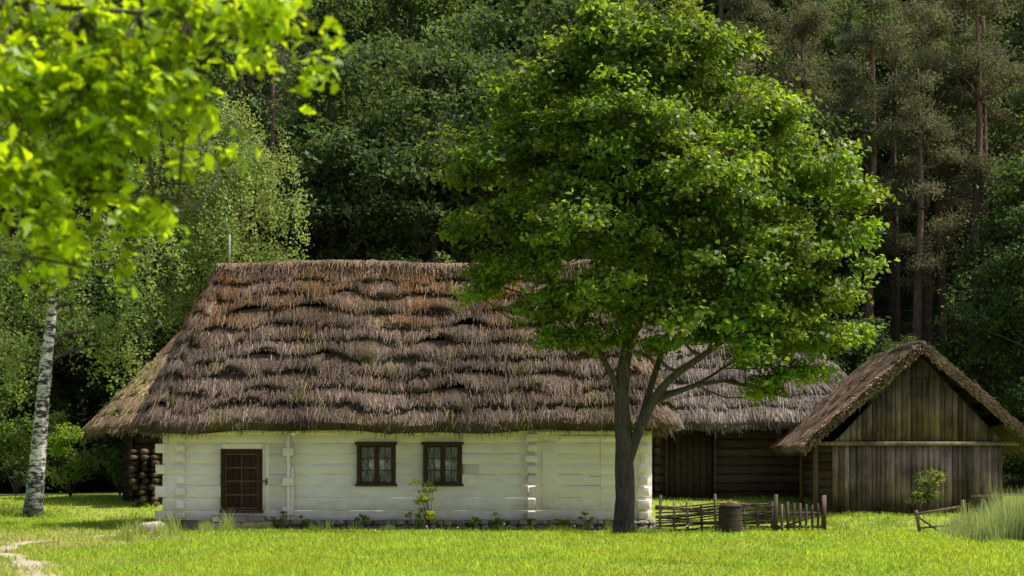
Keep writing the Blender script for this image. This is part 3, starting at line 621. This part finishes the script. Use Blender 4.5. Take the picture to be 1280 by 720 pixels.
for sg in (-1,1):
    n=26; yv=np.linspace(sy0-.62,sy1+.5,n)
    E=np.column_stack([np.full(n,sm+sg*3.75)+.05*np.sin(yv*2),yv,np.full(n,2.17)+.04*np.sin(yv*1.7)]); Rr=np.column_stack([np.full(n,sm+sg*.03),yv,np.full(n,5.38)])
    thatch('slope',S,E,Rr,6,.06,.2,130,.45,col_tan_lifted if sg<0 else col_tan,False,30+sg,.026)  # slope facing away from the sun gets the brightened tan
    g=G()
    m=1900; t=R.uniform(0,1,m); lay=R.uniform(-.2,.08,m)
    nv=np.array([sg*.63,0,.77]); p=np.array([sm+sg*3.75,sy0-.62,2.17])[None]*(1-t[:,None])+np.array([sm,sy0-.62,5.38])[None]*t[:,None]+nv*lay[:,None]
    dv=np.array([sg*.77,0,-.63]); p0=p+np.array([0,.1,0]); p1=p+dv*R.uniform(.05,.28,m)[:,None]+np.array([0,-.08,0])+R.normal(0,.04,(m,3)); w=nv*.014
    c=np.array([.30,.21,.13])*np.clip(1+.4*R.normal(0,1,(m,1)),.3,2)
    g.add(np.stack([p0-w,p0+w,p1+w,p1-w],1).reshape(-1,3),np.arange(4*m).reshape(-1,4),np.repeat(c,4,0))
    A=np.array([sm+sg*3.75,sy0-.6,2.17]);Bq=np.array([sm,sy0-.6,5.38]); g.add([A-nv*.2,A+nv*.05,Bq+nv*.05,Bq-nv*.2],[[0,1,2,3]],(.18,.13,.085))
    g.out('rake_edge',M_straw,S)
ridge_cap(S,sy0-.6,sy1+.5,sm,5.42,.13,(.26,.2,.14),12,axis=1,dens=150,ln=.4)
# ------------------------------------------------------------ fences
g=G(); W=empty('wattle_fence',(0,0,0))
def X42(p): return (p-640)/52.4
xa,xb=X42(826),X42(968); yw=42.3
ps=np.linspace(xa,xb,9)
for i,x in enumerate(ps): z=float(hgt(x,yw)); tube(g,[(x,yw,z-.1),(x+R.normal(0,.02),yw,z+(1.0 if i in(0,4) else R.uniform(.68,.85)))],.035,7,(R.uniform(.5,.9),)*3)
for q in range(17):
    n=60; u=np.linspace(0,1,n); xv=xa-.1+(xb-xa+.2)*u; z=hgt(xv,np.full(n,yw))+.08+q*.042+.025*np.sin(u*9+q)+R.normal(0,.012)
    yv=yw+.045*np.cos((xv-xa)/(ps[1]-ps[0])*math.pi+math.pi*(q%2)); tube(g,np.column_stack([xv,yv,z]),.019*R.uniform(.8,1.4),5,np.array([1,.9,.8])*R.uniform(.35,.95))
g.out('woven_withies',M_grey,W)
g=G(); stx=(913-640)/53.5; z=float(hgt(stx,41.2)); P=[(stx,41.2,z-.05),(stx,41.2,z+.1),(stx,41.2,z+.62),(stx,41.2,z+.66)]; tube(g,P,[.31,.28,.26,.255],14,(.6,.6,.6),.03)
tube(g,[(stx,41.2,z+.66),(stx,41.2,z+.70)],[.28,.28],14,(1.1,1.1,1.1),.02)
g.out('tree_stump',M_dark,None)
g=G(); PG=empty('picket_gate',(0,0,0)); xa,xb=X42(966),X42(1026); n=9
for i in range(n):
    x=xa+(xb-xa)*i/(n-1); z=float(hgt(x,41.5)); hh=.92 if i in (0,n-1) else .74+R.uniform(-.05,.05); w=.05 if i in(0,n-1) else .028
    box(g,x-w,x+w,41.5,41.5+.025+(w>.04)*.05,z-.05,z+hh,np.array([1,.9,.8])*R.uniform(.4,.9),.006)
for zq in (.2,.52): box(g,xa,xb,41.528,41.56,zq-.12,zq-.05,(.7,.62,.55),.004)
obox(g,(xa,41.58,.05),(xb,41.58,.45),.03,.05,(.7,.62,.55))
g.out('pickets',M_grey,PG)
g=G(); RF=empty('rail_fence',(0,0,0))
def q42(px,py,Y=41.,d=0): return ((px-640)*Y/2200,Y+d,1.6+(580-py)*Y/2200)
for a,b,w in (((1145,638),(1152,677),.07),((1203,625),(1206,668),.07),((1143,643),(1204,633),.07),((1150,660),(1196,656),.06),((1146,645),(1188,674),.05),((1196,657),(1172,676),.05)):
    obox(g,q42(*a),q42(*b,d=.06),w,w*.8,np.array([1.1,.95,.85])*R.uniform(.7,1.2))
g.out('broken_rails',M_grey,RF,bevel=.01)
g=G(); RF=empty('rail_fence',(0,0,0))
for x in (13.6,15.2,16.8,18.4,20,21.6): z=float(hgt(x,51)); tube(g,[(x,51,z-.1),(x,51,z+.85)],.05,7)
for zq in (.35,.72): tube(g,[(13.3,50.95,zq-.05),(17,50.95,zq+.03),(22,50.95,zq)],.035,6,(1.3,)*3)
g.out('posts_and_rails',M_grey,RF)
g=G(); bzz=float(hgt(-9.3,44.5)); stone(g,(-9.15,44.5,bzz+.17),(.36,.25,.2),(1.5,1.45,1.4)); stone(g,(-8.75,44.2,bzz+.08),(.15,.12,.1),(1.1,)*3); g.out('boulder',M_stone,None,True)
# ------------------------------------------------------------ shrubs
def shrub(name,x,y,h,r,n,col,seed,ls=.07,lpc=30):
    rng=np.random.default_rng(seed); z=float(hgt(x,y)); lobs=[]
    g=G()
    for i in range(n):
        t=rng.uniform(.25,1); a=rng.uniform(0,6.28); p=(math.cos(a)*r*rng.uniform(.2,1)*(.4+.6*t),math.sin(a)*r*.6*rng.uniform(.2,1),h*t); lobs.append((*p,r*.28))
        tube(g,spline([(0,0,0),(p[0]*.4,p[1]*.4,p[2]*.5),p],5),[.014,.01,.008,.006,.004],4)
    V,F,C_,_=foliage(lobs,3/(r*.28)**2,lpc,r*.22,ls,col,rng,shell=.6)
    e=empty(name,(x,y,z)); g.out('stems',M_bark,e); obj('leaves',mesh_from('leaves',V,F,M_leaf,C_),e)
shrub('shrub',-2.3,49.3,1.4,.45,14,(.30,.33,.06),51,lpc=14,ls=.085)
shrub('shrub',-2.75,49.4,.7,.3,6,(.2,.26,.05),52,lpc=10)
for i,px_ in enumerate((385,345,455,590,700,735,620)): shrub('shrub',xx(px_,49.5),49.45,R.uniform(.3,.55),.25,6,(.16,.22,.05),60+i,lpc=9,ls=.08)
shrub('shrub',xx(88,62),62,2.3,1.2,16,(.15,.23,.04),53,ls=.12,lpc=50)
shrub('shrub',xx(1158,54.8),54.8,1.35,.7,16,(.13,.17,.07),54,ls=.10,lpc=24)
shrub('shrub',xx(20,66),66,3.0,1.8,16,(.09,.15,.04),56,ls=.13,lpc=60)
shrub('shrub',xx(150,65),65,1.6,.9,10,(.09,.15,.04),57,ls=.12,lpc=40)
# ------------------------------------------------------------ grass
def blades(name,x,y,h,w,col,lean=.35,cj=.2,seed=1,parent=None):
    rng=np.random.default_rng(seed); n=len(x); z=hgt(x,y)-.01
    a=rng.uniform(0,6.283,n); ln=np.abs(rng.normal(0,lean,n)); b=rng.uniform(0,6.283,n)
    p=np.column_stack([x,y,z]); s=np.column_stack([np.cos(a),np.sin(a),np.zeros(n)])*w[:,None]*.5
    d=np.column_stack([np.cos(b)*ln,np.sin(b)*ln,np.ones(n)])
    m=p+d*h[:,None]*.55*np.array([.6,.6,1]); t=p+d*h[:,None]*np.array([1,1,.92])
    V=np.stack([p-s,p+s,m+s*.8,t+s*.12,t-s*.12,m-s*.8],1).reshape(-1,3)
    F=np.arange(6*n).reshape(-1,6)[:,[0,1,2,5]]; F2=np.arange(6*n).reshape(-1,6)[:,[5,2,3,4]]
    c=col*np.clip(1+cj*rng.normal(0,1,(n,1)),.4,1.8)
    obj(name,mesh_from(name,V,np.vstack([F,F2]),M_grass,np.repeat(c,6,0)),parent)
rng=np.random.default_rng(9)
N=260000
y=21*(62/21)**rng.uniform(0,1,N); x=rng.uniform(-1,1,N)*(.31*y+2.5)
inh=(x>hx0-.1)&(x<hx1+.1)&(y>hy0-.35)&(y<hy1)
inh|=(x>sx0)&(x<sx1)&(y>sy0)|(x>5)&(x<12.6)&(y>62)
keep=~inh&(pathdist(x,y)>rng.uniform(-.25,.12,N)); x=x[keep];y=y[keep]
patch=noise2(x*.35,y*.3,3); fine=noise2(x*1.9,y*.8,6); dry=ss(-3,-9,x)*ss(.0,.5,noise2(x*.5,y*.35,8)+.15)*(y<48)
h=.075*(1+.45*patch+.35*fine)*rng.uniform(.5,1.6,len(x)); h*=1+.4*ss(41,44,y)*(1-ss(46,48.5,y)); h*=1+.6*ss(-5,-8,x)*np.clip(noise2(x*.9,y*.4,1)+.3,0,1)
w=.008+.0004*y
c=np.array([.33,.43,.055])*(1+.16*patch[:,None]+.14*fine[:,None]); c[:,0]*=1+.14*noise2(x*.8,y*.5,12); c=c*(1-dry[:,None])+np.array([.43,.43,.17])*dry[:,None]
blades('grass',x,y,h,w,c,.7,.24,1)
def clump(cx,cy,rx,ry,n,hm,col,seed,nm,lean=.25,w=.014):
    r=np.random.default_rng(seed); x=cx+r.normal(0,1,n)*rx*.5; y=cy+r.normal(0,1,n)*ry*.5
    k=~((x>hx0)&(x<hx1)&(y>hy0-.1)&(y<hy1)); x=x[k];y=y[k]
    f=np.exp(-((x-cx)/rx)**2-((y-cy)/ry)**2); return x,y,hm*r.uniform(.45,1.1,len(x))*(.4+.6*f),np.full(len(x),w),np.tile(np.array(col,float),(len(x),1))
sets=[]
for i in range(60): sets.append(clump(rng.uniform(-9.8,4),rng.uniform(48.8,49.6),.3,.2,50,rng.uniform(.12,.42),(.20,.28,.05),100+i,''))
for i in range(60): sets.append(clump(rng.uniform(3,10),rng.uniform(40.8,43.5),.4,.35,60,rng.uniform(.15,.32),(.27,.34,.06),200+i,''))
for i in range(14): sets.append(clump(rng.uniform(-8.2,-6.8),rng.uniform(35,44),.22,.3,90,rng.uniform(.3,.8),(.34,.39,.13),300+i,'',w=.011))
for i in range(40): sets.append(clump(rng.uniform(-16,-10),rng.uniform(46,58),.5,.4,80,rng.uniform(.15,.35),(.23,.31,.05),400+i,''))
for i in range(30): sets.append(clump(rng.uniform(9,17),rng.uniform(50,55.5),.5,.35,80,rng.uniform(.2,.4),(.23,.30,.08),500+i,''))
sets.append(clump(2.8,43.8,.5,.4,220,.35,(.22,.29,.05),600,''))
A=[np.concatenate([s[i] for s in sets]) for i in range(5)]
blades('tall_grass',A[0],A[1],A[2],A[3],A[4],.3,.25,5)
sets=[]
for i in range(80):
    cx=rng.uniform(9.7,15.5); sets.append(clump(cx,rng.uniform(36.5,40),.45,.45,260,1.05*float(ss(9.0,11,cx))+.12,(.34,.41,.21),700+i,'',w=.011))
A=[np.concatenate([s[i] for s in sets]) for i in range(5)]
blades('rye_patch',A[0],A[1],A[2],A[3],A[4],.15,.25,6)
n=200; x=np.concatenate([rng.uniform(3,10.5,n),rng.uniform(-9,9,30)]); y=np.concatenate([rng.uniform(41,47,n),rng.uniform(32,40,30)]); n=len(x)
z=hgt(x,y)+rng.uniform(.12,.3,n); P=np.column_stack([x,y,z]); V,F=leaf_geo(np.repeat(P,3,0),np.zeros((3*n,3)),np.full(3*n,.035),1.0,rng)
M_fl=surf('petal',[(.3,(.7,.7,.62)),(.7,(.85,.85,.78))],useCol=False,bump=0)
obj('meadow_flowers',mesh_from('meadow_flowers',V,F,M_fl))
# ------------------------------------------------------------ light, sky, camera
el=math.radians(55); az=math.radians(2)
sd=Vector((math.cos(el)*math.cos(az),math.cos(el)*math.sin(az),math.sin(el)))
sl=bpy.data.lights.new('sun','SUN'); sl.energy=5; sl.angle=math.radians(.5); sl.color=(1,.95,.86)
so=bpy.data.objects.new('sun',sl); scene.collection.objects.link(so); so.rotation_euler=sd.to_track_quat('Z','Y').to_euler(); so.location=(30,0,40)
w=bpy.data.worlds.new('World'); scene.world=w; w.use_nodes=True; nt=w.node_tree
sk=nt.nodes.new('ShaderNodeTexSky'); sk.sky_type='NISHITA'; sk.sun_disc=False; sk.sun_elevation=el; sk.sun_rotation=math.pi/2-az; sk.dust_density=4; sk.air_density=1.0
bg=nt.nodes['Background']; bg.inputs[1].default_value=.15; nt.links.new(sk.outputs[0],bg.inputs[0])
cam=bpy.data.cameras.new('camera'); co=bpy.data.objects.new('camera',cam); scene.collection.objects.link(co); scene.camera=co
co.location=(0,0,1.6); co.rotation_euler=(math.pi/2,0,0); cam.sensor_width=36; cam.lens=2200/1280*36; cam.shift_y=220/1280; cam.clip_end=4000
cam.dof.use_dof=True; cam.dof.focus_distance=49; cam.dof.aperture_fstop=2.7
